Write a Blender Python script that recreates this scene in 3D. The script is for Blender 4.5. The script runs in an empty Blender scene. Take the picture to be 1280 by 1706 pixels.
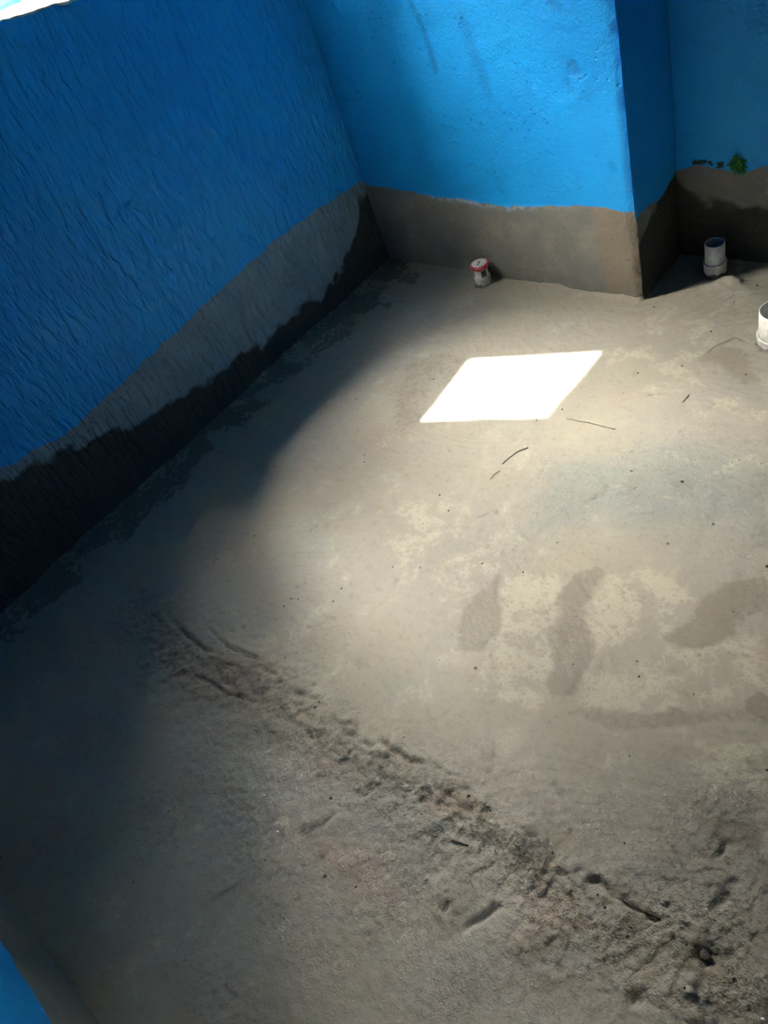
import bpy, bmesh, math, random
import numpy as np
from mathutils import Vector, Matrix, noise

random.seed(4)
S = bpy.context.scene
COL = S.collection

# ------------------------------------------------------------------ camera
H = 1.6
F_PX = 1337.0
cd = bpy.data.cameras.new('camera')
cam = bpy.data.objects.new('camera', cd)
COL.objects.link(cam)
# rows: world axes expressed in camera (right, down, forward)
AX = ((0.72576632, 0.30938519, -0.61444614),
      (0.61856998, -0.68434839, 0.386055),
      (-0.30105552, -0.66026366, -0.6880534))
m = Matrix([[AX[i][0], -AX[i][1], -AX[i][2]] for i in range(3)])
cam.matrix_world = Matrix.Translation((0, 0, H)) @ m.to_4x4()
cd.sensor_fit = 'VERTICAL'
cd.sensor_height = 24.0
cd.lens = 24.0 * F_PX / 1706.0
cd.clip_start = 0.02
S.camera = cam

# ------------------------------------------------------------------ light
S.view_settings.view_transform = 'Standard'
S.view_settings.look = 'None'
S.view_settings.gamma = 1
S.view_settings.exposure = 0.15
S.view_settings.use_curve_mapping = False

W = bpy.data.worlds.new('sky')
S.world = W
W.use_nodes = True
W.node_tree.nodes['Background'].inputs[0].default_value = (0.62, 0.8, 1.0, 1)
W.node_tree.nodes['Background'].inputs[1].default_value = 1.0

SUN_DIR = Vector((1.0, 0.42, -1.75)).normalized()
def sun(name, direction, strength, angle, color):
    l = bpy.data.lights.new(name, 'SUN')
    l.energy = strength
    l.angle = math.radians(angle)
    l.color = color
    o = bpy.data.objects.new(name, l)
    COL.objects.link(o)
    o.rotation_euler = direction.to_track_quat('-Z', 'Y').to_euler()
    o.location = (-4, -0.5, 5)
    return o
sun('sun', SUN_DIR, 60.0, 0.6, (1.0, 0.93, 0.84))
# added fill suns standing in for sky glow, aimed at floor and wall zones
sun('fill_sun_middle', Vector((1.0, 0.10, -1.62)), 56.0, 34, (1.0, 0.94, 0.82))
sun('fill_sun_near', Vector((0.88, -1.15, -1.5)), 88.0, 52, (1.0, 0.94, 0.82))
sun('fill_sun_far', Vector((0.85, 0.9, -1.5)), 56.0, 46, (1.0, 0.94, 0.82))
sun('fill_sun_low', Vector((1.0, -0.15, -0.85)), 47.0, 42, (1.0, 0.94, 0.82))
# sky filling the small window
al = bpy.data.lights.new('window_daylight', 'AREA')
al.shape = 'RECTANGLE'
al.size = 0.36
al.size_y = 1.0
al.energy = 60
al.color = (1.0, 0.93, 0.82)
ao = bpy.data.objects.new('window_daylight', al)
COL.objects.link(ao)
ao.location = (-2.58, 1.015, 1.80)
ao.rotation_euler = Vector((1, 0, 0)).to_track_quat('-Z', 'Z').to_euler()

# ------------------------------------------------------------------ pixel -> place helper (for measuring only)
def fl(px, py, z=0.0):
    c = (px - 640, py - 853, F_PX)
    r = [sum(AX[i][k] * c[k] for k in range(3)) for i in range(3)]
    t = (z - H) / r[2]
    return (r[0] * t, r[1] * t)

# ------------------------------------------------------------------ numpy noise
_rs = np.random.RandomState(7)
_perm = _rs.permutation(256)
_perm = np.concatenate([_perm, _perm, _perm])
_ga = _rs.rand(256) * 2 * np.pi
_gx, _gy = np.cos(_ga), np.sin(_ga)
def pn(x, y, seed=0):
    x = x + seed * 13.37; y = y + seed * 7.77
    xi = np.floor(x).astype(int); yi = np.floor(y).astype(int)
    xf = x - xi; yf = y - yi
    u = xf * xf * xf * (xf * (xf * 6 - 15) + 10)
    v = yf * yf * yf * (yf * (yf * 6 - 15) + 10)
    def g(ix, iy, fx, fy):
        h = _perm[(_perm[ix & 255] + (iy & 255))] & 255
        return _gx[h] * fx + _gy[h] * fy
    a = g(xi, yi, xf, yf); b = g(xi + 1, yi, xf - 1, yf)
    c = g(xi, yi + 1, xf, yf - 1); d = g(xi + 1, yi + 1, xf - 1, yf - 1)
    return ((a + (b - a) * u) * (1 - v) + (c + (d - c) * u) * v) * 1.4
def fbm(x, y, octv=4, seed=0, gain=0.5):
    s = 0; a = 1; f = 1
    for k in range(octv):
        s = s + a * pn(x * f, y * f, seed + k * 3); a *= gain; f *= 2.03
    return s
def sstep(a, b, v):
    t = np.clip((v - a) / (b - a), 0, 1)
    return t * t * (3 - 2 * t)
def poly_sdf(pts, X, Y):
    """signed distance, negative inside"""
    P = np.array(pts, float)
    d = np.full(X.shape, 1e9); inside = np.zeros(X.shape, bool)
    n = len(P)
    for i in range(n):
        a = P[i]; b = P[(i + 1) % n]; e = b - a
        wx = X - a[0]; wy = Y - a[1]
        t = np.clip((wx * e[0] + wy * e[1]) / (e @ e + 1e-12), 0, 1)
        d = np.minimum(d, np.hypot(wx - t * e[0], wy - t * e[1]))
        c = ((a[1] > Y) != (b[1] > Y))
        with np.errstate(divide='ignore', invalid='ignore'):
            xc = (b[0] - a[0]) * (Y - a[1]) / (b[1] - a[1] + 1e-15) + a[0]
        inside ^= (c & (X < xc))
    return np.where(inside, -d, d)
def line_dist(pts, X, Y):
    P = np.array(pts, float)
    d = np.full(X.shape, 1e9); T = np.zeros(X.shape)
    n = len(P) - 1
    for i in range(n):
        a = P[i]; b = P[i + 1]; e = b - a
        wx = X - a[0]; wy = Y - a[1]
        t = np.clip((wx * e[0] + wy * e[1]) / (e @ e + 1e-12), 0, 1)
        dd = np.hypot(wx - t * e[0], wy - t * e[1])
        T = np.where(dd < d, (i + t) / n, T); d = np.minimum(d, dd)
    return d, T
def PX(*pts):
    return [fl(*p) for p in pts]

# ------------------------------------------------------------------ material helpers
def new_mat(name):
    mt = bpy.data.materials.new(name)
    mt.use_nodes = True
    nt = mt.node_tree
    return mt, nt, nt.nodes['Principled BSDF']
def N(nt, t, **kw):
    n = nt.nodes.new(t)
    for k, v in kw.items():
        if k.startswith('i_'):
            key = k[2:]
            key = int(key) if key.isdigit() else key.replace('_', ' ')
            n.inputs[key].default_value = v
        else:
            setattr(n, k, v)
    return n
def mixc(nt, fac, a, b, mode='MIX'):
    n = nt.nodes.new('ShaderNodeMix'); n.data_type = 'RGBA'; n.blend_type = mode
    n.clamp_factor = True
    for s, v in ((n.inputs[0], fac), (n.inputs[6], a), (n.inputs[7], b)):
        if isinstance(v, bpy.types.NodeSocket): nt.links.new(v, s)
        elif isinstance(v, tuple): s.default_value = (*v, 1)
        else: s.default_value = v
    return n.outputs[2]
def mth(nt, op, a, b=None, c=None):
    n = nt.nodes.new('ShaderNodeMath'); n.operation = op
    for i, v in enumerate((a, b, c)):
        if v is None: continue
        if isinstance(v, bpy.types.NodeSocket): nt.links.new(v, n.inputs[i])
        else: n.inputs[i].default_value = v
    return n.outputs[0]
def rng(nt, v, a, b, c=0.0, d=1.0):
    n = nt.nodes.new('ShaderNodeMapRange'); n.interpolation_type = 'SMOOTHSTEP'
    nt.links.new(v, n.inputs[0])
    for i, q in enumerate((a, b, c, d)): n.inputs[1 + i].default_value = q
    return n.outputs[0]
def tex(nt, vec, scale, detail=4, rough=0.55, dist=0.0, sc=None):
    n = nt.nodes.new('ShaderNodeTexNoise')
    n.inputs['Scale'].default_value = scale; n.inputs['Detail'].default_value = detail
    n.inputs['Roughness'].default_value = rough; n.inputs['Distortion'].default_value = dist
    if sc:
        mp = nt.nodes.new('ShaderNodeMapping'); mp.inputs['Scale'].default_value = sc
        nt.links.new(vec, mp.inputs[0]); vec = mp.outputs[0]
    nt.links.new(vec, n.inputs['Vector'])
    return n.outputs[0]
def attr(nt, name):
    n = nt.nodes.new('ShaderNodeAttribute'); n.attribute_name = name
    return n.outputs['Fac']
def bump(nt, h, strength, dist, nrm=None):
    n = nt.nodes.new('ShaderNodeBump'); n.inputs['Strength'].default_value = strength
    n.inputs['Distance'].default_value = dist
    nt.links.new(h, n.inputs['Height'])
    if nrm: nt.links.new(nrm, n.inputs['Normal'])
    return n.outputs[0]

# floor: trowelled cement screed with stains and painted shade by the left wall
M_floor, nt, bs = new_mat('cement_screed')
tc = N(nt, 'ShaderNodeTexCoord').outputs['Object']
big = tex(nt, tc, 2.2, 3, 0.5)
med = tex(nt, tc, 9, 5, 0.6, 0.6)
fine = tex(nt, tc, 60, 4, 0.65)
micro = tex(nt, tc, 260, 3, 0.6)
rot = N(nt, 'ShaderNodeMapping'); rot.inputs['Rotation'].default_value = (0, 0, 1.14); rot.inputs['Scale'].default_value = (5, 95, 1)
nt.links.new(tc, rot.inputs[0])
brush = tex(nt, rot.outputs[0], 1, 3, .6)
c = mixc(nt, rng(nt, big, .35, .65), (.265, .238, .185), (.24, .225, .195))
c = mixc(nt, rng(nt, med, .45, .72, 0, .45), c, (.32, .293, .23))
blot = mth(nt, 'ADD', mth(nt, 'MULTIPLY', mth(nt, 'SUBTRACT', med, .5), 1.2), mth(nt, 'MULTIPLY', mth(nt, 'SUBTRACT', fine, .5), 1.0))
def patch(aname, col, amt, c, k=1.0, lo=.35, hi=.65):
    v = mth(nt, 'ADD', attr(nt, aname), mth(nt, 'MULTIPLY', blot, k))
    return mixc(nt, rng(nt, v, lo, hi, 0, amt), c, col)
c = patch('blue', (.175, .20, .19), .75, c, .5, .1, .95)
c = patch('pink', (.255, .185, .148), .75, c, .6, .1, .9)
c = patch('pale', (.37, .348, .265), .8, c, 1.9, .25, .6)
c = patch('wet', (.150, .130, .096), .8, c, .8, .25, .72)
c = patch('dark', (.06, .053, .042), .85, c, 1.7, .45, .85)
c = mixc(nt, mth(nt, 'MULTIPLY', rng(nt, attr(nt, 'crev'), .35, .95), .7), c, (.06, .052, .04))
sand = tex(nt, tc, 130, 2, .5)
c = mixc(nt, mth(nt, 'MULTIPLY', rng(nt, sand, .56, .68), mth(nt, 'MULTIPLY', attr(nt, 'rough'), .7)), c, (.09, .08, .065))
spk = rng(nt, tex(nt, tc, 30, 5, .7), .52, .66)
c = mixc(nt, mth(nt, 'MULTIPLY', spk, mth(nt, 'ADD', mth(nt, 'MULTIPLY', attr(nt, 'pale'), .7), .18)), c, (.15, .135, .10))
c = mixc(nt, rng(nt, fine, .52, .78, 0, .4), c, (.12, .108, .085))
c = mixc(nt, rng(nt, micro, .25, .75, .0, .3), c, (.31, .29, .24))
pits = N(nt, 'ShaderNodeTexVoronoi'); pits.inputs['Scale'].default_value = 22
nt.links.new(tc, pits.inputs['Vector'])
pitm = mth(nt, 'MULTIPLY', rng(nt, pits.outputs['Distance'], .05, .11, 1, 0),
           rng(nt, tex(nt, tc, 7, 2), .56, .64))
c = mixc(nt, mth(nt, 'MULTIPLY', pitm, .8), c, (.05, .045, .035))
nt.links.new(c, bs.inputs['Base Color'])
rg = rng(nt, mth(nt, 'ADD', attr(nt, 'wet'), blot), 0, 1, .62, .42)
nt.links.new(rg, bs.inputs['Roughness'])
bs.inputs['Specular IOR Level'].default_value = 0.35
hh = mth(nt, 'ADD', mth(nt, 'MULTIPLY', fine, .6), mth(nt, 'MULTIPLY', micro, .25))
hh = mth(nt, 'SUBTRACT', hh, mth(nt, 'MULTIPLY', pitm, .5))
hh = mth(nt, 'ADD', hh, mth(nt, 'MULTIPLY', mth(nt, 'MULTIPLY', brush, attr(nt, 'pale')), .5))
hr = mth(nt, 'MULTIPLY', hh, mth(nt, 'ADD', mth(nt, 'MULTIPLY', attr(nt, 'rough'), 1.9), .6))
nt.links.new(bump(nt, hr, .9, .006), bs.inputs['Normal'])

def wall_mat(name, stroke):
    mt, nt, bs = new_mat(name)
    tc = N(nt, 'ShaderNodeTexCoord').outputs['Object']
    big = tex(nt, tc, 1.7, 3, .5); med = tex(nt, tc, 8, 4, .6); fine = tex(nt, tc, 55, 4, .65); mic = tex(nt, tc, 190, 3, .6)
    edge = tex(nt, tc, 24, 5, .6)
    # painted blue
    blue = mixc(nt, rng(nt, big, .3, .7), (.006, .32, .84), (.008, .37, .90))
    blue = mixc(nt, rng(nt, med, .5, .75, 0, .35), blue, (.006, .26, .78))
    blue = mixc(nt, mth(nt, 'MULTIPLY', attr(nt, 'scar'), .75), blue, (.005, .10, .36))
    # bare cement render; the left wall's has a bluish shade cast mixed in
    cema, cemb = ((.155, .27, .34), (.21, .33, .39)) if stroke else ((.175, .18, .165), (.23, .228, .195))
    cem = mixc(nt, rng(nt, med, .35, .7), cema, cemb)
    cem = mixc(nt, rng(nt, fine, .5, .8, 0, .5), cem, (.12, .11, .09))
    cem = mixc(nt, rng(nt, mth(nt, 'ADD', attr(nt, 'tan'), mth(nt, 'SUBTRACT', med, .5)), .3, .7, 0, .6), cem, (.23, .185, .135))
    dv = mth(nt, 'ADD', attr(nt, 'damp_shade'), mth(nt, 'MULTIPLY', mth(nt, 'SUBTRACT', edge, .5), .05))
    damp_shade_m = rng(nt, dv, -.012, .014)
    cem = mixc(nt, mth(nt, 'MULTIPLY', damp_shade_m, .9), cem, (.028, .03, .026))  # low dark band: damp, and in the recess painted shade as well
    pv = mth(nt, 'ADD', attr(nt, 'paint'), mth(nt, 'MULTIPLY', mth(nt, 'SUBTRACT', edge, .5), .022))
    pm = rng(nt, pv, -.003, .003)
    # thin whitish smear where the brush ran dry
    sm = mth(nt, 'MULTIPLY', mth(nt, 'MULTIPLY', rng(nt, pv, -.022, -.002), attr(nt, 'smear')), rng(nt, fine, .42, .55))
    cem = mixc(nt, mth(nt, 'MULTIPLY', sm, .8), cem, (.30, .42, .58))
    c = mixc(nt, pm, cem, blue)
    nt.links.new(c, bs.inputs['Base Color'])
    nt.links.new(rng(nt, pm, 0, 1, .85, .45), bs.inputs['Roughness'])
    nt.links.new(rng(nt, pm, 0, 1, .3, .3), bs.inputs['Specular IOR Level'])
    if stroke:
        st = tex(nt, tc, 1, 3, .55, .4, sc=(1, 50, 14))
        st2 = tex(nt, tc, 1, 2, .5, .5, sc=(1, 130, 26))
        h = mth(nt, 'ADD', mth(nt, 'MULTIPLY', rng(nt, st, .38, .62), .75), mth(nt, 'MULTIPLY', st2, .3))
        h = mth(nt, 'ADD', h, mth(nt, 'MULTIPLY', fine, .2))
        nt.links.new(bump(nt, h, .95, .007), bs.inputs['Normal'])
    else:
        h = mth(nt, 'ADD', mth(nt, 'MULTIPLY', fine, .7), mth(nt, 'MULTIPLY', mic, .3))
        h = mth(nt, 'ADD', h, mth(nt, 'MULTIPLY', tex(nt, tc, 26, 5, .65), 1.1))
        vp = N(nt, 'ShaderNodeTexVoronoi'); vp.inputs['Scale'].default_value = 45; nt.links.new(tc, vp.inputs['Vector'])
        h = mth(nt, 'SUBTRACT', h, mth(nt, 'MULTIPLY', mth(nt, 'MULTIPLY', rng(nt, vp.outputs['Distance'], .05, .3, 1, 0), rng(nt, med, .5, .62)), .4))
        nt.links.new(bump(nt, h, .9, .008), bs.inputs['Normal'])
    return mt
M_wall = wall_mat('blue_painted_render', False)
M_wall_st = wall_mat('blue_painted_brushed_render', True)

def simple(name, col, rough=.5, bumpscale=None, bstr=.3, var=None, metallic=0, spec=.5):
    mt, nt, bs = new_mat(name)
    tc = N(nt, 'ShaderNodeTexCoord').outputs['Object']
    c = tuple(col)
    if var:
        o = mixc(nt, rng(nt, tex(nt, tc, var[1], 4), .4, .65, 0, var[2]), c, tuple(var[0]))
        nt.links.new(o, bs.inputs['Base Color'])
    else:
        bs.inputs['Base Color'].default_value = (*c, 1)
    bs.inputs['Roughness'].default_value = rough
    bs.inputs['Metallic'].default_value = metallic
    bs.inputs['Specular IOR Level'].default_value = spec
    if bumpscale:
        nt.links.new(bump(nt, tex(nt, tc, bumpscale, 4), bstr, .002), bs.inputs['Normal'])
    return mt
M_pvc = simple('white_pvc', (.88, .88, .84), .35, 90, .15, ((.55, .52, .45), 60, .5))
M_pvc_in = simple('grey_pvc_inside', (.42, .43, .46), .5, None, 0, ((.3, .3, .3), 40, .4))
M_red = simple('red_pvc', (.55, .02, .05), .4, None, 0, ((.75, .35, .38), 50, .6))
M_mortar = simple('wet_mortar', (.10, .095, .08), .8, 120, .8, ((.22, .2, .16), 40, .6))
M_label = simple('dark_print', (.06, .07, .07), .5)
M_sillm = simple('sill_mortar', (.75, .75, .72), .8, 60, .6)
M_cyan = simple('cyan_painted_frame', (.03, .42, .5), .4, None, 0, ((.05, .5, .56), 30, .5))
M_pebble = simple('dark_grit', (.05, .04, .032), .8, 200, .6, ((.1, .085, .07), 200, .5))
M_lump = simple('cement_crumb', (.33, .30, .25), .85, 200, .6, ((.2, .18, .15), 100, .6))
M_white = simple('white_fleck', (.85, .85, .82), .6)
M_twig = simple('dry_twig', (.06, .045, .03), .8, 200, .4, ((.12, .09, .06), 120, .5))
M_moss = simple('green_moss', (.015, .16, .035), .8, 150, .8, ((.06, .30, .05), 90, .7))
M_algae = simple('dark_algae', (.012, .05, .03), .85, 150, .8, ((.03, .08, .04), 90, .7))
M_door = simple('brown_door', (.12, .07, .04), .5, 30, .3)
M_ceil = simple('grey_ceiling', (.05, .05, .045), .9, 40, .4)

# ------------------------------------------------------------------ mesh helpers
def link(name, me, mat=None, parent=None, smooth=True):
    o = bpy.data.objects.new(name, me); COL.objects.link(o)
    if mat: me.materials.append(mat)
    if smooth: me.polygons.foreach_set('use_smooth', [True] * len(me.polygons))
    if parent: o.parent = parent
    return o
def from_bm(name, bm, mat, parent=None, smooth=True):
    me = bpy.data.meshes.new(name); bm.to_mesh(me); bm.free()
    return link(name, me, mat, parent, smooth)
def box_bm(bm, x0, x1, y0, y1, z0, z1):
    r = bmesh.ops.create_cube(bm, size=1)
    for v in r['verts']:
        v.co = Vector(((x0 + x1) / 2 + v.co.x * (x1 - x0), (y0 + y1) / 2 + v.co.y * (y1 - y0), (z0 + z1) / 2 + v.co.z * (z1 - z0)))
    return r
def struct(o):
    o['kind'] = 'structure'; return o
def tag(o, label, cat, group=None):
    o['label'] = label; o['category'] = cat
    if group: o['group'] = group
    return o

def grid_faces(nu, nv, skip=None, flip=False):
    i = np.arange((nu - 1) * (nv - 1)); a = i // (nv - 1); b = i % (nv - 1)
    if skip is not None:
        k = ~skip[a, b]; a = a[k]; b = b[k]
    v0 = a * nv + b
    q = np.stack([v0, v0 + nv, v0 + nv + 1, v0 + 1], 1)
    return q[:, ::-1] if flip else q
def grid_mesh(name, co, faces, attrs, mat, extra=None):
    """co (n,3), faces (m,4); extra = list of (x0,x1,y0,y1,z0,z1) boxes joined in as the wall's thickness"""
    co = np.asarray(co, float); faces = np.asarray(faces)
    nb = len(co)
    if extra:
        ev = []; ef = []
        for (x0, x1, y0, y1, z0, z1) in extra:
            s = nb + len(ev)
            ev += [(x, y, z) for x in (x0, x1) for y in (y0, y1) for z in (z0, z1)]
            for f in ((0, 1, 3, 2), (4, 6, 7, 5), (0, 4, 5, 1), (2, 3, 7, 6), (0, 2, 6, 4), (1, 5, 7, 3)):
                ef.append([s + k for k in f])
        co = np.vstack([co, ev]); faces = np.vstack([faces, ef])
    me = bpy.data.meshes.new(name)
    me.vertices.add(len(co)); me.vertices.foreach_set('co', co.ravel())
    me.loops.add(faces.size); me.loops.foreach_set('vertex_index', faces.ravel().astype(np.int32))
    me.polygons.add(len(faces)); me.polygons.foreach_set('loop_start', np.arange(0, faces.size, 4, dtype=np.int32))
    me.polygons.foreach_set('loop_total', np.full(len(faces), 4, dtype=np.int32))
    sm = np.ones(len(faces), bool)
    if extra: sm[-len(extra) * 6:] = False
    me.polygons.foreach_set('use_smooth', sm)
    me.update(calc_edges=True)
    for k, v in attrs.items():
        a = me.attributes.new(k, 'FLOAT', 'POINT')
        vv = np.full(len(co), 0.5 if k == 'paint' else 0.0); vv[:nb] = np.asarray(v).ravel()
        a.data.foreach_set('value', vv)
    me.materials.append(mat)
    o = bpy.data.objects.new(name, me); COL.objects.link(o)
    return o

XL, XP, XR = -2.34, -1.212, 0.75       # left wall, pier edge, right wall
YB, YR, YN = 2.01, 2.27, -0.435        # back wall, recess wall, near wall
ZC = 2.6

# ------------------------------------------------------------------ floor
xs = np.concatenate([np.arange(-2.36, 0.06, .005), np.linspace(.08, .8, 20)])
ys = np.concatenate([[-.5], np.arange(-.46, 2.3, .005), [2.34]])
X, Y = np.meshgrid(xs, ys, indexing='ij')
# rough hacked strip below a wavering break line
brk = np.interp(X, *zip(*sorted([(-2.4, .34), (-1.95, .33), (-1.745, .30), (-1.55, .285), (-1.364, .33), (-1.11, .335), (-1.0, .32), (-.86, .36), (-.76, .365), (-.6, .355), (-.47, .35), (-.35, .355), (-.296, .36), (-.1, .36), (.8, .4)])))
brk = brk + .010 * fbm(X * 14, Y * 4, 3, 5)
below = sstep(.02, -.03, Y - brk)
fade = 1 - .45 * sstep(-.3, -.15, X)
strip = np.exp(-((Y - brk + .05) / .085) ** 2)
patchy = sstep(-.25, .45, fbm(X * 5, Y * 5, 3, 11))
rightrough = sstep(.12, -.08, poly_sdf(PX((1060, 1380), (1280, 1330), (1330, 1500), (1240, 1650), (1080, 1500)), X, Y) + .04 * fbm(X * 9, Y * 9, 3, 8))
tealrough = sstep(.1, -.15, poly_sdf(PX((900, 760), (1180, 720), (1320, 780), (1320, 900), (1000, 900), (850, 900)), X, Y) + .05 * fbm(X * 7, Y * 7, 3, 9))
rough = np.clip(below * (.10 + .32 * patchy) + strip * .72 * (X > -1.95) + rightrough * .6 + tealrough * .35 + .08, 0, 1)
h = .006 * fbm(X * 1.3, Y * 1.3, 2, 1) + .0016 * fbm(X * 6, Y * 6, 3, 2)
h += rough * (.0048 * fbm(X * 15, Y * 15, 4, 3) + .0028 * fbm(X * 48, Y * 48, 2, 4))
h += strip * fade * (X > -1.95) * .007 * np.abs(fbm(X * 11, Y * 15, 3, 21))
h -= below * .004
t1 = fbm(X * 7 + .3 * fbm(X * 25, Y * 25, 2, 81), Y * 7, 4, 80, .6)
t2 = fbm(X * 22, Y * 22, 3, 83, .6)
rm = np.clip(rough * 1.3 - .15, 0, 1)
h += rm * (.0042 * sstep(-.04, .04, t1) + .0020 * sstep(-.05, .05, t2))
h += (1 - rm) * .0007 * sstep(-.02, .02, fbm(X * 4, Y * 6, 4, 85, .6))
rdg = 1 - np.abs(fbm(X * 12, Y * 12, 3, 88, .6)) * 5
crev = np.clip(rdg, 0, 1) ** 3 * sstep(.0, .45, fbm(X * 6, Y * 6, 2, 90))
h -= rm * .0035 * crev
h += rm * .0016 * fbm(X * 95, Y * 95, 2, 92)
crevm = crev * rm
# ragged break edge: intermittent groove
gm = sstep(-.15, .35, fbm(X * 8, Y * 2, 2, 15))
h -= fade * .008 * gm * np.exp(-((Y - brk) / .007) ** 2) * (X > -1.85) * (X < -.15)
# trowel arcs in the smooth part
ang = fbm(X * 1.1, Y * 1.1, 2, 30) * 1.3
smooth_m = (1 - below) * (1 - tealrough)
h += (1 - below) * .0009 * fbm(X * 16, Y * 16, 3, 71) + smooth_m * .0012 * fbm(X * 5 + 9 * ang, Y * 34 + 20 * ang, 3, 31)
h += smooth_m * .0008 * np.sin((Y * 30 + 10 * ang)) * sstep(0, .5, pn(X * 3, Y * 3, 33))
def groove(pts, w, d, jag=.004):
    global h, crevm
    jx = jag * fbm(X * 30, Y * 30, 2, int(abs(pts[0][0]) * 100) % 60)
    dd, T = line_dist(pts, X + jx, Y - jx)
    g_ = np.exp(-(dd / w) ** 2) * (np.sin(T * np.pi) ** .5 + .15)
    h = h - d * g_
    crevm = np.maximum(crevm, np.clip(g_ * 1.1, 0, 1) ** 2)
def lump(p, r, d, sx=1.0):
    global h
    x, y = fl(*p)
    q = ((X - x) / (r * sx)) ** 2 + ((Y - y) / r) ** 2
    h = h + d * np.exp(-q * (1 + .25 * fbm(X * 40, Y * 40, 2, 41)))
groove(PX((285, 1035), (320, 1065), (350, 1090)), .007, .009)
groove(PX((345, 1045), (380, 1078), (450, 1108)), .005, .007)
groove(PX((340, 1130), (380, 1155), (430, 1172)), .006, .004)
groove(PX((630, 1235), (680, 1265), (720, 1280)), .006, .009)
groove(PX((1015, 1490), (1060, 1512), (1104, 1532)), .004, .010, .002)
groove(PX((930, 1452), (948, 1458)), .007, .008)
groove(PX((770, 1553), (810, 1525), (840, 1505)), .006, .009)
groove(PX((735, 1520), (752, 1500)), .007, .007)
groove(PX((495, 1390), (530, 1375), (560, 1352)), .008, .007)
groove(PX((1035, 832), (1058, 815), (1063, 805)), .003, .004)
groove(PX((790, 865), (820, 852)), .003, .003)
groove(PX((510, 890), (535, 870)), .003, .003)
groove(PX((1036, 657), (1048, 650)), .003, .003)
groove(PX((1180, 680), (1195, 672)), .003, .003)
groove(PX((1075, 659), (1105, 657)), .003, .003)
groove(PX((1190, 1430), (1215, 1405)), .005, .006)
groove(PX((1180, 1520), (1225, 1485)), .007, .007)
groove(PX((1160, 600), (1195, 575), (1225, 562), (1260, 575)), .006, .003, .001)
for p, r, d, sx in [((1175, 1595), .016, -.012, 1), ((1140, 1650), .012, .008, 1), ((1060, 1665), .012, -.01, 1), ((850, 1400), .05, .012, 1.4),
                 ((900, 1440), .03, .010, 1.5), ((740, 1300), .05, .010, 1.3), ((640, 1270), .05, .007, 1), ((430, 1120), .07, .008, 1.4),
                 ((380, 1100), .05, .006, 1), ((700, 1400), .06, .006, 1), ((820, 1560), .05, .007, 1), ((740, 1490), .03, .008, 1),
                 ((1030, 815), .04, .004, 1.2), ((880, 1545), .06, .006, 1), ((1040, 1545), .03, .007, 1.4), ((1100, 1430), .05, .006, 1),
                 ((560, 1200), .06, .006, 1.2), ((1000, 1620), .06, -.006, 1.5)]:
    lump(p, r, d, sx)
# pinholes and crumbs pressed into the rough strip
for k in range(150):
    if k < 90:
        x = random.uniform(-1.7, -.1); y = .33 + random.gauss(-.05, .09)
    else:
        x = random.uniform(-1.7, -.1); y = random.uniform(-.3, 1.5)
    r = random.uniform(.003, .0065); dd = -random.uniform(.003, .007)
    i0 = np.searchsorted(xs, x - .03); i1 = np.searchsorted(xs, x + .03)
    j0 = np.searchsorted(ys, y - .03); j1 = np.searchsorted(ys, y + .03)
    sub = (slice(i0, i1), slice(j0, j1))
    h[sub] += dd * np.exp(-((X[sub] - x) ** 2 + (Y[sub] - y) ** 2) / r ** 2)
# mortar heaped against the walls and round the pipe in the recess
fil = np.minimum(np.minimum(X - XL, np.where(X < XP, YB - Y, YR - Y)), 9)
h += .012 * np.exp(-np.clip(fil, 0, 9) / .02) * (1 + .6 * fbm(X * 12, Y * 12, 2, 50))
for p, r, d in [((1222, 474), .028, .026), ((1200, 478), .03, .016), ((1240, 490), .05, .010), ((1160, 482), .05, .008)]:
    lump(p, r, d, 1.2)
groove(PX((1205, 500), (1228, 492)), .004, .006)
groove(PX((1235, 478), (1243, 470)), .004, .006)
groove(PX((1216, 512), (1230, 500)), .003, .004)

nz = fbm(X * 8, Y * 8, 5, 60, .6) * .035
def region(pts, soft=.02, jit=1.0):
    soft = soft * 1.6 + .006; jit = jit + .25
    return sstep(soft, -soft, poly_sdf(PX(*pts), X, Y) + nz * jit)
def mx(*a):
    r = a[0]
    for q in a[1:]: r = np.maximum(r, q)
    return r
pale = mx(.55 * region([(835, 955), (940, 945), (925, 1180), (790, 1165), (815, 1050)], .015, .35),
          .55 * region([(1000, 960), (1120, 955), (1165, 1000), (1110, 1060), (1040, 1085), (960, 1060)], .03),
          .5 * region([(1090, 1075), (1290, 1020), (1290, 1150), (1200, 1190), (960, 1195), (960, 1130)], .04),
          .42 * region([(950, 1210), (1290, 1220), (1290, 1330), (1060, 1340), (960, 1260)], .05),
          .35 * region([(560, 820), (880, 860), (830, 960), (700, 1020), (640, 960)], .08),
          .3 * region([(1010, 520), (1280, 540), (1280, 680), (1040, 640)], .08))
bl = .28 + .0 * X
tall = line_dist(PX((825, 1000), (820, 1150), (812, 1280)), X, Y)[0]
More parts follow.
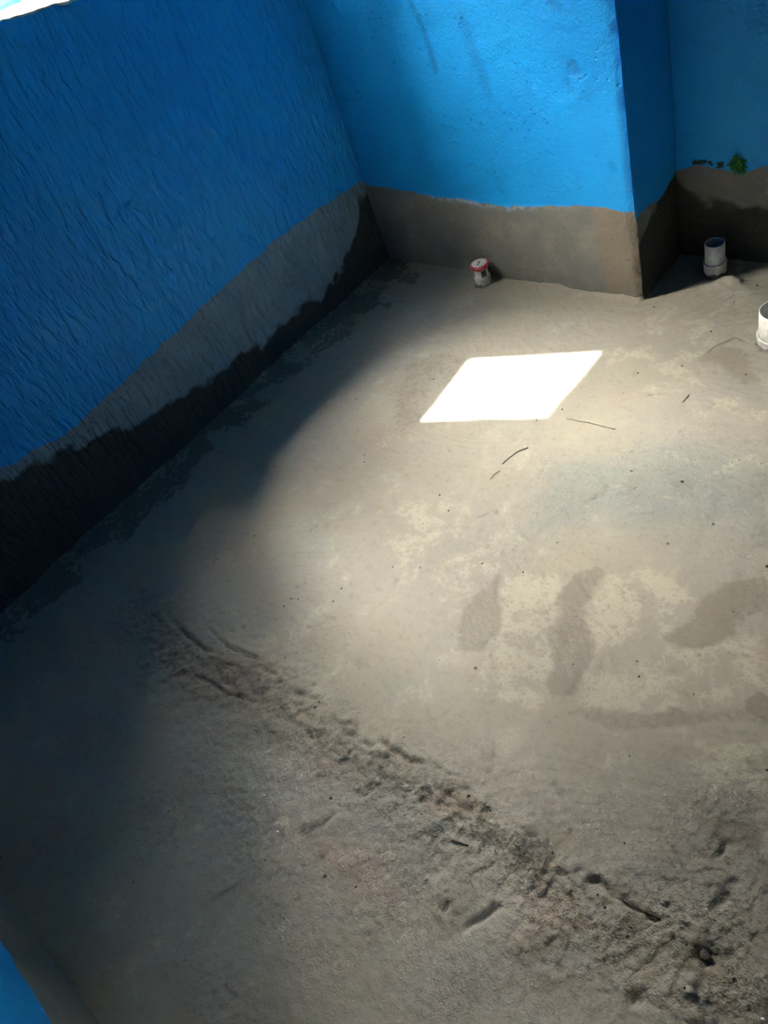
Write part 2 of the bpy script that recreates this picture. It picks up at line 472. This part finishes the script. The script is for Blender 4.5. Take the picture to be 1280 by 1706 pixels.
wet = mx(.9 * region([(760, 1040), (832, 955), (832, 1060), (800, 1085), (760, 1085)], .012, .3),
         .9 * region([(945, 950), (1005, 945), (975, 1020), (985, 1080), (958, 1150), (922, 1160), (925, 1060)], .012, .4),
         .8 * region([(1110, 1065), (1180, 985), (1300, 950), (1300, 1030), (1160, 1085)], .015, .6),
         .45 * sstep(.035, .0, tall + nz * .5),
         .55 * sstep(.034, .004, line_dist(PX((950, 1185), (1050, 1205), (1140, 1200), (1280, 1190)), X, Y)[0] + nz * .4),
         1.0 * region([(1165, 1362), (1215, 1365), (1270, 1385), (1255, 1400), (1200, 1395)], .006, .3),
         1.0 * region([(1243, 1168), (1268, 1155), (1285, 1170), (1275, 1192), (1250, 1185)], .006, .3),
         .9 * region([(1195, 1297), (1208, 1298), (1232, 1325), (1222, 1330)], .005, .2),
         .8 * region([(908, 1300), (925, 1302), (942, 1318), (930, 1320)], .005, .2),
         .9 * region([(1102, 1168), (1118, 1175), (1145, 1195), (1130, 1196)], .005, .2),
         .6 * region([(1165, 600), (1200, 572), (1240, 575), (1280, 640), (1235, 640)], .012, .4),
         .55 * region([(660, 600), (790, 585), (700, 700), (640, 720)], .04),
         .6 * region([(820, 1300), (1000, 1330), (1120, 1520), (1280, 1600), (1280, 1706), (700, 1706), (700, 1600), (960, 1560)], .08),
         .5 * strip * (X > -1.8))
pink = mx(.7 * region([(330, 1060), (460, 1100), (450, 1170), (310, 1180)], .03),
          .6 * region([(500, 1270), (570, 1250), (570, 1300), (500, 1330)], .03), .7 * region([(490, 1380), (640, 1410), (680, 1520), (560, 1480)], .03),
          .7 * region([(690, 1330), (780, 1300), (800, 1350), (700, 1370)], .02), .5 * region([(430, 1560), (540, 1560), (620, 1640), (480, 1640)], .04),
          .6 * region([(880, 1420), (960, 1440), (1000, 1560), (840, 1600)], .05), .5 * region([(1040, 1130), (930, 1130), (940, 1160)], .02),
          .6 * region([(1240, 1090), (1290, 1080), (1290, 1150)], .02), .5 * region([(330, 900), (420, 860), (470, 880), (340, 1010)], .04),
          .5 * region([(620, 700), (700, 700), (640, 760), (560, 770)], .04), .4 * region([(1000, 620), (1080, 640), (1130, 660), (1010, 680)], .03))
blue = mx(.85 * tealrough, .6 * region([(230, 1300), (420, 1280), (420, 1600), (250, 1660), (180, 1500)], .06), .6 * region([(580, 1240), (760, 1300), (720, 1440), (590, 1400)], .05),
          .5 * region([(820, 1570), (900, 1560), (880, 1620), (700, 1700), (560, 1700)], .05), .45 * region([(560, 1080), (720, 1060), (760, 1180), (600, 1200)], .06),
          .5 * region([(440, 860), (560, 830), (600, 930), (460, 960)], .06))
dark = mx(.8 * sstep(.13, .05, (X - XL) + 2.2 * nz - .10 * np.exp(-((Y - 1.75) / .3) ** 2) - .06 * np.exp(-((Y - .5) / .5) ** 2)),  # ragged margin along the left wall: its shadow strip deepened in the colour
          .75 * sstep(.012, .003, line_dist(PX((285, 1038), (345, 1085)), X, Y)[0] + nz * .3),
          .7 * region([(700, 1290), (765, 1295), (760, 1330), (700, 1340)], .015), .75 * region([(790, 1380), (850, 1370), (920, 1400), (900, 1430), (830, 1425)], .015),
          .85 * sstep(.007, .002, line_dist(PX((1020, 1492), (1104, 1532)), X, Y)[0] + nz * .08),
          .9 * region([(1163, 1595), (1178, 1586), (1180, 1603), (1168, 1608)], .004, .1), .6 * region([(500, 1380), (535, 1372), (530, 1390), (505, 1396)], .008, .3),
          .8 * region([(1045, 1668), (1062, 1658), (1060, 1672)], .004, .1), .55 * region([(1185, 1500), (1230, 1480), (1225, 1500)], .01, .3))
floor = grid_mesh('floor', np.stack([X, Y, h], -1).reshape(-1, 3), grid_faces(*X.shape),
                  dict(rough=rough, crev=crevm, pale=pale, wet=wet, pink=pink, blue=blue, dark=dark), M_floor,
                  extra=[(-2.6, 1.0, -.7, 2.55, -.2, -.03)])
struct(floor)
def floor_z(x, y):
    i = min(max(np.searchsorted(xs, x), 0), len(xs) - 1); j = min(max(np.searchsorted(ys, y), 0), len(ys) - 1)
    return float(h[i, j])

# ------------------------------------------------------------------ walls
def wall(name, axis, pos, u0, u1, facing, paintpts, damp_shade_pts, seed, mat, extra, hole=None, ulim=None, tanpts=None, scars=(), smear=None, amp=1.0, fine_u=.01, bev=()):
    us = np.arange(u0, u1 + 1e-6, fine_u); us[-1] = u1
    zs = np.concatenate([np.arange(-.03, 1.40, .01), np.linspace(1.42, ZC, 30)])
    if hole:
        for arr, val in ((zs, hole[2]), (zs, hole[3]), (us, hole[0]), (us, hole[1])): arr[np.argmin(abs(arr - val))] = val
    U, Z = np.meshgrid(us, zs, indexing='ij')
    if hole: Z = Z - (U - 1.03) * .15 * np.exp(-((Z - 1.315) / .1) ** 2) * sstep(.7, .9, U) * sstep(1.5, 1.32, U)
    d = amp * (.006 * fbm(U * 1.8, Z * 1.8, 2, seed) + .0022 * fbm(U * 9, Z * 9, 3, seed + 1) + .0008 * fbm(U * 35, Z * 35, 2, seed + 2))
    pl = np.interp(U, *zip(*paintpts)) + .006 * fbm(U * 13, Z * 0 + seed, 3, seed)
    paint = Z - pl
    # bare render stands a few millimetres proud of the painted coat and is coarser
    d += (.004 + .0018 * fbm(U * 45, Z * 45, 2, seed + 3)) * sstep(.01, -.01, paint)
    damp_shade = (np.interp(U, *zip(*damp_shade_pts)) - Z) if damp_shade_pts else np.full(U.shape, -1.0)
    damp_shade = damp_shade + .03 * fbm(U * 9, Z * 9, 3, seed + 8) if damp_shade_pts else damp_shade
    scar = np.zeros(U.shape)
    for pts, w, dep, sc in scars:
        dd, T = line_dist(pts, U + .003 * fbm(U * 40, Z * 40, 2, 3), Z)
        g = np.exp(-(dd / w) ** 2); d -= dep * g; scar = np.maximum(scar, sc * g)
    tan = np.zeros(U.shape)
    if tanpts: tan = sstep(tanpts[0], tanpts[1], U)
    smr = np.zeros(U.shape)
    if smear: smr = sstep(smear[0], smear[0] + .05, U) * sstep(smear[1], smear[1] - .05, U)
    for side, uu in bev:
        q = np.clip(1 - np.abs(U - uu) / .02, 0, 1); d -= .012 * q ** 2 * (1 + .6 * fbm(U * 20, Z * 20, 2, 66))
    d = np.clip(d, -.02, .02)
    P = pos + facing * d
    co = np.stack([P, U, Z], -1) if axis == 0 else np.stack([U, P, Z], -1)
    skip = None
    if hole:
        uc = (us[:-1] + us[1:]) / 2; zc = (zs[:-1] + zs[1:]) / 2
        skip = (uc[:, None] > hole[0]) & (uc[:, None] < hole[1]) & (zc[None] > hole[2]) & (zc[None] < hole[3])
    flip = (axis == 0 and facing < 0) or (axis == 1 and facing > 0)
    o = grid_mesh(name, co.reshape(-1, 3), grid_faces(*U.shape, skip, flip),
                  dict(paint=paint, damp_shade=damp_shade, scar=scar, tan=tan, smear=smr), mat, extra)
    return struct(o)
# window opening in the left wall: splayed reveal
WI = (.935, 1.285, 1.315, 2.30)     # inner y0,y1,z0,z1
WO = (.84, 1.188, 1.31, 2.26)      # outer
T = .16
wall('wall_left', 0, XL, YN - .02, YB + .02, 1,
     [(-.5, .2), (0, .36), (.304, .385), (.52, .335), (.95, .356), (1.25, .375), (1.53, .386), (1.78, .375), (1.955, .354), (2.1, .34)],
     [(-.5, .5), (.1, .42), (.45, .31), (.62, .25), (.82, .165), (1.0, .15), (1.3, .115), (1.7, .10), (1.85, .15), (1.95, .3), (2.1, .34)],
     100, M_wall_st, [(XL - T, XL - .025, YN - .2, .835, -.1, ZC), (XL - T, XL - .025, WI[1], YR + .1, -.1, ZC),
                   (XL - T, XL - .025, .835, WI[1], -.1, 1.24), (XL - T, XL - .025, .835, WI[1], WI[3], ZC)],
     hole=WI, amp=1.0)
wall('wall_back', 1, YB, XL - .02, XP, -1,
     [(-2.4, .335), (-2.123, .318), (-1.95, .305), (-1.8, .300), (-1.72, .288), (-1.62, .294), (-1.5, .31), (-1.3, .318), (-1.2, .308)], None,
     140, M_wall, [(XL - T, XP - .02, YB + .02, YR + .1, -.1, ZC)], tanpts=(-1.40, -1.3),
     scars=[([(-1.905, 1.0), (-1.86, .86), (-1.845, .74)], .008, .004, .8), ([(-1.70, .88), (-1.66, .66)], .018, .002, .35), ([(-1.36, .74), (-1.345, .715)], .014, .006, .8),
            ([(-1.385, .70), (-1.37, .67)], .006, .004, .6), ([(-1.27, .46), (-1.262, .44)], .008, .004, .5), ([(-1.40, .9), (-1.37, .88)], .01, .004, .5)],
     smear=(-2.05, -1.55), amp=1.2, bev=[(1, XP)])
wall('wall_pier', 0, XP, YB, YR + .01, 1,
     [(2.0, .285), (2.06, .298), (2.16, .27), (2.2, .285), (2.27, .30)], [(2.0, .2), (2.1, .24), (2.27, .31)], 180, M_wall, None, amp=.5)
wall('wall_recess', 1, YR, XP, XR + .01, -1,
     [(-1.22, .30), (-1.15, .325), (-1.0, .305), (-.93, .33), (-.8, .33), (.8, .33)], [(-1.22, .27), (-1.1, .2), (-.95, .2), (-.8, .17), (.8, .15)],  # low dark band here is part stain, part recess shade painted in
     200, M_wall, [(XP - .1, XR + .2, YR + .02, YR + .2, -.1, ZC)], amp=1.0)
wall('wall_near', 1, YN, XL - .02, -.45, 1,
     [(-2.4, .2), (-1.5, .2), (-1.25, .19), (-1.1, .197), (-.9, .2), (-.4, .2)], None, 220, M_wall,
     [(XL - T, -.45, YN - .2, YN - .02, -.1, ZC)], amp=.8, fine_u=.015)
wall('wall_right', 0, XR, YN - .02, YR + .02, -1, [(-.5, 2.7), (2.4, 2.7)], None, 240, M_wall,
     [(XR + .02, XR + .2, YN - .2, YR + .2, -.1, ZC)], fine_u=.03)
bm = bmesh.new(); box_bm(bm, .35, XR + .1, YN - .2, YN, -.1, ZC); box_bm(bm, -.46, .36, YN - .2, YN, 2.05, ZC)
w = from_bm('wall_near', bm, M_wall, smooth=False); struct(w)
a = w.data.attributes.new('paint', 'FLOAT', 'POINT'); a.data.foreach_set('value', [.5] * len(w.data.vertices))
bm = bmesh.new(); box_bm(bm, -.45, .35, YN - .09, YN - .05, 0.0, 2.05)
dr = struct(from_bm('door_1', bm, M_door, smooth=False))
bm = bmesh.new(); box_bm(bm, XL - T, XR + .2, YN - .2, YR + .2, ZC, ZC + .12)
struct(from_bm('ceiling', bm, M_ceil, smooth=False))

# window: ragged mortar sill, splayed jambs, cyan frame, head
bm = bmesh.new()
ny, nx = 60, 16
vs = []
for j in range(ny + 1):
    y = WI[0] + (WI[1] - WI[0]) * j / ny; row = []
    for i in range(nx + 1):
        t = i / nx
        x = XL + .006 - (T - .01) * t
        z = 1.319 - (y - 1.03) * .15 + .012 * t
        z += .004 * noise.noise(Vector((x * 20, y * 20, 3)))
        if i == 0: x += .004 * noise.noise(Vector((0, y * 40, 1))); z += -.004 + .006 * noise.noise(Vector((0, y * 34, 1)))
        if i == 1: z -= .001
        row.append(bm.verts.new((x, y, z)))
    vs.append(row)
for j in range(ny):
    for i in range(nx): bm.faces.new((vs[j][i], vs[j + 1][i], vs[j + 1][i + 1], vs[j][i + 1]))
low = [bm.verts.new((r[0].co.x - .012, r[0].co.y, r[0].co.z - .012)) for r in vs]
for j in range(ny): bm.faces.new((vs[j][0], low[j], low[j + 1], vs[j + 1][0]))
sill = struct(from_bm('window_1', bm, M_sillm))
def prism(name, quad_in, quad_out, mat):
    bm = bmesh.new(); a = [bm.verts.new(v) for v in quad_in]; b = [bm.verts.new(v) for v in quad_out]
    bm.faces.new(a); bm.faces.new(b[::-1]); n = len(a)
    for i in range(n): bm.faces.new((a[i], b[i], b[(i + 1) % n], a[(i + 1) % n]))
    bmesh.ops.recalc_face_normals(bm, faces=bm.faces)
    o = from_bm(name, bm, mat, sill, False); return o
xo = XL - T
def jamb(y_in, y_out, yb):
    return [(XL - .001, y_in, 1.22), (xo, y_out, 1.22), (xo, yb, 1.22), (XL - .03, yb, 1.22)], [(XL - .001, y_in, 2.44), (xo, y_out, 2.44), (xo, yb, 2.44), (XL - .03, yb, 2.44)]
prism('window_jamb', *jamb(WI[0], WO[0], .80), M_sillm)
prism('window_jamb', *jamb(WI[1], WO[1], 1.32), M_sillm)
prism('window_head', [(XL - .001, WI[0] - .06, WI[3]), (xo, WI[0] - .06, WO[3]), (xo, WI[0] - .06, 2.5), (XL - .03, WI[0] - .06, 2.5)],
      [(XL - .001, WI[1] + .03, WI[3]), (xo, WI[1] + .03, WO[3]), (xo, WI[1] + .03, 2.5), (XL - .03, WI[1] + .03, 2.5)], M_sillm)
bm = bmesh.new()
box_bm(bm, xo - .05, xo + .0, .80, 1.24, 1.26, 1.335); box_bm(bm, xo - .05, xo, .80, 1.24, 2.35, 2.40)
box_bm(bm, xo - .05, xo, .80, WO[0], 1.26, 2.40); box_bm(bm, xo - .05, xo, WO[1], 1.24, 1.26, 2.40)
bmesh.ops.bevel(bm, geom=list(bm.edges), offset=.004, segments=2, affect='EDGES')
from_bm('window_frame', bm, M_cyan, sill)

# ------------------------------------------------------------------ drain pipes
def lathe(prof, n=48, warp=0.0, seed=0):
    """prof = list of (r, z); closed outline gives wall thickness"""
    bm = bmesh.new(); rings = []
    for r, z in prof:
        ring = []
        for k in range(n):
            a = 2 * math.pi * k / n
            rr = r * (1 + warp * noise.noise(Vector((math.cos(a) * 2, math.sin(a) * 2, z * 30 + seed))))
            ring.append(bm.verts.new((rr * math.cos(a), rr * math.sin(a), z)))
        rings.append(ring)
    for i in range(len(rings) - 1):
        for k in range(n): bm.faces.new((rings[i][k], rings[i][(k + 1) % n], rings[i + 1][(k + 1) % n], rings[i + 1][k]))
    return bm, rings
def tube_bm(r0, r1, z0, z1, bev=.0012):
    bm, rings = lathe([(r0, z0), (r1, z0), (r1, z1 - bev), (r1 - bev, z1), (r0 + bev, z1), (r0, z1 - bev), (r0, z0)])
    bmesh.ops.remove_doubles(bm, verts=bm.verts, dist=1e-6)
    return bm
def empty(name, loc, rz=0):
    o = bpy.data.objects.new(name, None); COL.objects.link(o); o.location = loc; o.rotation_euler = (0, 0, rz)
    o.empty_display_size = .05
    return o
def collar_bm(r_in, r_out, z0, z1, chip):
    prof = [(r_in, z0), (r_out * .985, z0), (r_out, z0 + .004), (r_out, z1 - .006), (r_out * 1.03, z1 - .005), (r_out * 1.03, z1 - .001), (r_out * 1.01, z1), (r_in, z1), (r_in, z0)]
    bm, rings = lathe(prof, 64)
    for k in range(64):   # lower rim broken and ragged
        q = chip * max(0, noise.noise(Vector((k * .45, 3.1 + r_out * 40, 0))) + .15)
        for ring in (rings[1], rings[0], rings[-1]): ring[k].co.z += q
        rings[2][k].co.z += q * .8
    bmesh.ops.remove_doubles(bm, verts=bm.verts, dist=1e-6)
    return bm
def mortar_ring(r0, r1, hgt, seed):
    bm, rings = lathe([(r0, hgt), (r0 + (r1 - r0) * .4, hgt * .8), (r1, -.012)], 48, .35, seed)
    bm2 = bm
    return bm2

# capped pipe with red rim
bx, by = -1.824, 1.962
p = empty('drain_pipe', (bx, by, floor_z(bx, by) - .004), .3)
tag(p, 'short white capped pipe stub with a red rim in the dark far corner', 'pipe')
from_bm('pipe_body', tube_bm(.0215, .0245, -.01, .079), M_pvc, p)
from_bm('socket', collar_bm(.0243, .0295, .010, .036, .012), M_pvc, p)
c_ = from_bm('rim', lathe([(.0245, .068), (.0285, .070), (.033, .0765), (.0345, .0805), (.0345, .0865), (.0335, .088), (.0255, .088), (.0245, .086), (.0245, .068)])[0], M_red, p)
c_['label'] = 'red flared rim'
bm, rings = lathe([(.0265, .080), (.0275, .0895), (.0262, .0905), (.016, .0895), (.004, .0893)], 40)
bm.faces.new(rings[-1])
cp = from_bm('cap', bm, M_pvc, p)
bm = bmesh.new(); box_bm(bm, -.0012, .0012, -.019, .006, .0894, .0912); box_bm(bm, -.008, .004, .004, .0062, .0894, .0912)
from_bm('cap_slot', bm, M_label, cp, False)
bm = bmesh.new()   # dark print on the side of the body
va = []
for k in range(7):
    a = math.radians(-70 + k * 8)
    va.append([bm.verts.new((.0249 * math.cos(a), .0249 * math.sin(a), z)) for z in (.040, .066)])
for k in range(6): bm.faces.new((va[k][0], va[k + 1][0], va[k + 1][1], va[k][1]))
sp = from_bm('print_patch', bm, M_label, p); sm = sp.modifiers.new('t', 'SOLIDIFY'); sm.thickness = .0006
from_bm('mortar_bed', mortar_ring(.020, .042, .016, 2), M_mortar, p)

# open pipe in the recess
bx, by = -1.055, 2.192
p = empty('drain_pipe', (bx, by, floor_z(bx, by) - .002), 1.0)
tag(p, 'open white pipe stub with a socket collar, standing in the recess behind the pier', 'pipe')
from_bm('pipe_body', tube_bm(.0275, .0305, -.01, .118), M_pvc, p)
from_bm('socket', collar_bm(.0303, .0345, .014, .052, .012), M_pvc, p)
from_bm('inner_wall', tube_bm(.0262, .0274, -.01, .114), M_pvc_in, p)['label'] = 'grey shaded inside lining'
from_bm('mortar_bed', mortar_ring(.024, .05, .022, 5), M_mortar, p)

# large pipe cut by the right edge of the view
bx, by = -.745, 1.925
p = empty('drain_pipe', (bx, by, floor_z(bx, by) - .002), 2.0)
tag(p, 'wide bright white pipe stub nearest the right side, with a ragged bottom edge', 'pipe')
from_bm('pipe_body', tube_bm(.049, .053, -.012, .112), M_pvc, p)
from_bm('socket', collar_bm(.0528, .0565, .006, .034, .016), M_pvc, p)
from_bm('mortar_bed', mortar_ring(.045, .072, .010, 8), M_mortar, p)

# ------------------------------------------------------------------ small things on floor and wall
def blob_bm(r, sx, sy, sz, rough_, seed, sub=2):
    bm = bmesh.new(); bmesh.ops.create_icosphere(bm, subdivisions=sub, radius=1)
    for v in bm.verts:
        n_ = v.co.normalized(); q = 1 + rough_ * noise.noise(n_ * 1.7 + Vector((seed, 0, 0))) + rough_ * .5 * noise.noise(n_ * 4 + Vector((0, seed, 0)))
        v.co = Vector((n_.x * sx, n_.y * sy, n_.z * sz)) * r * q
    return bm
def stick_bm(pts, rads, n=8):
    bm = bmesh.new(); rings = []
    for i, (q, r) in enumerate(zip(pts, rads)):
        a = Vector(pts[max(i - 1, 0)]); b = Vector(pts[min(i + 1, len(pts) - 1)]); t = (b - a).normalized()
        s = t.cross(Vector((0, 0, 1))).normalized(); u = s.cross(t)
        rings.append([bm.verts.new(Vector(q) + r * (1 + .2 * math.sin(i * 3 + k)) * (s * math.cos(2 * math.pi * k / n) + u * math.sin(2 * math.pi * k / n))) for k in range(n)])
    for i in range(len(rings) - 1):
        for k in range(n): bm.faces.new((rings[i][k], rings[i][(k + 1) % n], rings[i + 1][(k + 1) % n], rings[i + 1][k]))
    bm.faces.new(rings[0][::-1]); bm.faces.new(rings[-1])
    bmesh.ops.recalc_face_normals(bm, faces=bm.faces)
    return bm
def stick(name, pix, rads, mat, label, cat, lift=.0012):
    P = [fl(*q) for q in pix]
    o0 = P[0]; pts = []; rr = []
    for i in range(len(P) - 1):
        for k in range(4):
            t = k / 4; x = P[i][0] * (1 - t) + P[i + 1][0] * t; y = P[i][1] * (1 - t) + P[i + 1][1] * t
            pts.append((x, y, 0)); rr.append(rads[i] * (1 - t) + rads[i + 1] * t)
    pts.append((P[-1][0], P[-1][1], 0)); rr.append(rads[-1])
    zz = [floor_z(x, y) for x, y, _ in pts]
    zz = [max(zz[max(0, i - 1):i + 2]) for i in range(len(zz))]
    b = (o0[0], o0[1], zz[0])
    loc = [(x - b[0], y - b[1], z - b[2] + lift * .6 + r * .3) for (x, y, _), z, r in zip(pts, zz, rr)]
    o = from_bm(name, stick_bm(loc, rr), mat); o.location = b
    return tag(o, label, cat)
stick('twig', [(880, 746), (862, 754), (848, 764), (838, 774)], [.0016, .0012, .0011, .0016], M_twig, 'thin dark bent twig lying just below the sunlit patch', 'twig')
stick('twig', [(833, 786), (824, 792), (818, 800)], [.0010, .0009, .0008], M_twig, 'faint short twig end below the bent twig', 'twig')
stick('wood_sliver', [(1035, 1497), (1060, 1510), (1082, 1522), (1102, 1531)], [.0018, .003, .0034, .002], M_twig, 'long dark wood sliver at the lower end of the crack', 'stick')
stick('iron_nail', [(754, 1401), (768, 1406), (782, 1411)], [.0024, .002, .0018], M_twig, 'short dark nail poking out of the crumbled cement', 'nail')
stick('twig', [(895, 702), (893, 696)], [.0011, .0009], M_twig, 'tiny dark twig at the lower edge of the sunlit patch', 'twig')
stick('twig', [(1148, 660), (1138, 672)], [.0013, .001], M_twig, 'tiny dark twig on the pale floor left of the large white pipe', 'twig')
stick('straw', [(945, 697), (985, 704), (1025, 716)], [.0022, .003, .0022], M_lump, 'pale flattened straw lying right of the sunlit patch corner', 'straw')

proto = None
dots = [(1062, 1102, 3.2), (1065, 1127, 4), (1137, 804, 5), (733, 826, 3), (748, 852, 3), (1278, 943, 5), (1049, 1260, 3), (783, 1330, 5.5), (815, 1346, 4),
        (818, 1352, 3), (921, 1421, 4.5), (1046, 1559, 5), (1052, 1547, 3.5), (1243, 624, 3), (1063, 622, 3), (937, 682, 3), (804, 939, 3), (872, 953, 3),
        (960, 1027, 2.6), (955, 1107, 2.6), (1156, 1158, 3), (895, 1460, 3), (875, 1420, 3), (1008, 1512, 4), (996, 1490, 3.5), (1012, 1478, 3),
        (440, 1432, 3), (525, 1178, 3.5), (533, 1170, 3), (476, 1097, 2.6), (1278, 1284, 4), (1041, 1405, 3), (570, 982, 3), (626, 1330, 3), (1242, 1681, 5), (1142, 1649, 4),
        (674, 1230, 3), (592, 1476, 3.5), (1185, 553, 3), (1090, 512, 3), (1262, 477, 4), (655, 946, 2.5), (556, 1003, 3), (497, 998, 2.6)]
for i, (px, py, s) in enumerate(dots):
    if proto is None:
        proto = from_bm('grit_crumb', blob_bm(1, 1.2, .9, .6, .5, 3), M_pebble); o = proto
    else:
        o = proto.copy(); COL.objects.link(o)
    x, y = fl(px, py)
    dist = math.sqrt(x * x + y * y + H * H)
    r = s * dist / F_PX * .5
    o.scale = (r, r, r); o.location = (x, y, floor_z(x, y) + r * .3); o.rotation_euler = (0, 0, random.uniform(0, 6.28))
    tag(o, 'tiny dark grit crumb lying loose on the grey cement floor', 'crumb', 'dark grit crumbs scattered on the floor')
o = from_bm('stone_chip', blob_bm(.009, 1.2, .9, .7, .5, 9), M_pebble); x, y = fl(1176, 1593); o.location = (x, y, floor_z(x, y) + .006)
tag(o, 'dark angular stone chip in a hollow near the lower right corner', 'stone')
o = from_bm('cement_lump', blob_bm(.008, 1.2, .9, .6, .5, 12), M_lump); x, y = fl(1150, 1652); o.location = (x, y, floor_z(x, y) + .002)
tag(o, 'pale cement lump below the dark stone chip', 'cement lump')
o = from_bm('paint_fleck', blob_bm(.003, 1.2, .9, .5, .3, 12), M_white); x, y = fl(462, 1385); o.location = (x, y, floor_z(x, y) + .001)
tag(o, 'tiny white paint fleck on the grey floor left of the brown hollow', 'fleck')
o = from_bm('paint_fleck', blob_bm(.003, 1.1, 1, .5, .3, 15), M_white); x, y = fl(1271, 1698); o.location = (x, y, floor_z(x, y) + .001)
tag(o, 'tiny white paint fleck in the lower right corner of the floor', 'fleck')
# moss on the recess wall at the paint line
bm = bmesh.new()
for k in range(130):
    cx = random.gauss(0, .012); cz = random.gauss(0, .011) - abs(cx) * .3
    b = blob_bm(random.uniform(.002, .0055), 1.2, .45, 1.0, .9, k, 1)
    bmesh.ops.translate(b, verts=b.verts, vec=(cx, random.uniform(-.006, 0), cz))
    tm = bpy.data.meshes.new('t'); b.to_mesh(tm); b.free(); bm.from_mesh(tm); bpy.data.meshes.remove(tm)
o = from_bm('moss_clump', bm, M_moss); o.location = (-1.017, YR - .005, .335)
tag(o, 'bright green moss clump on the recess wall at the paint edge', 'moss')
for (x, z, w_, hh_, lab) in [(-1.125, .332, .03, .006, 'long dark algae streak along the paint edge beside the pier'), (-1.068, .325, .010, .011, 'small dark algae spot between the streak and the green moss')]:
    bm = bmesh.new()
    for k in range(45):
        b = blob_bm(random.uniform(.0015, .0045), 1.3, .35, .9, .9, k + 50, 1)
        bmesh.ops.translate(b, verts=b.verts, vec=(random.uniform(-w_, w_), 0, random.uniform(-hh_, hh_)))
        tm = bpy.data.meshes.new('t'); b.to_mesh(tm); b.free(); bm.from_mesh(tm); bpy.data.meshes.remove(tm)
    o = from_bm('algae_patch', bm, M_algae); o.location = (x, YR - .004, z)
    tag(o, lab, 'algae')
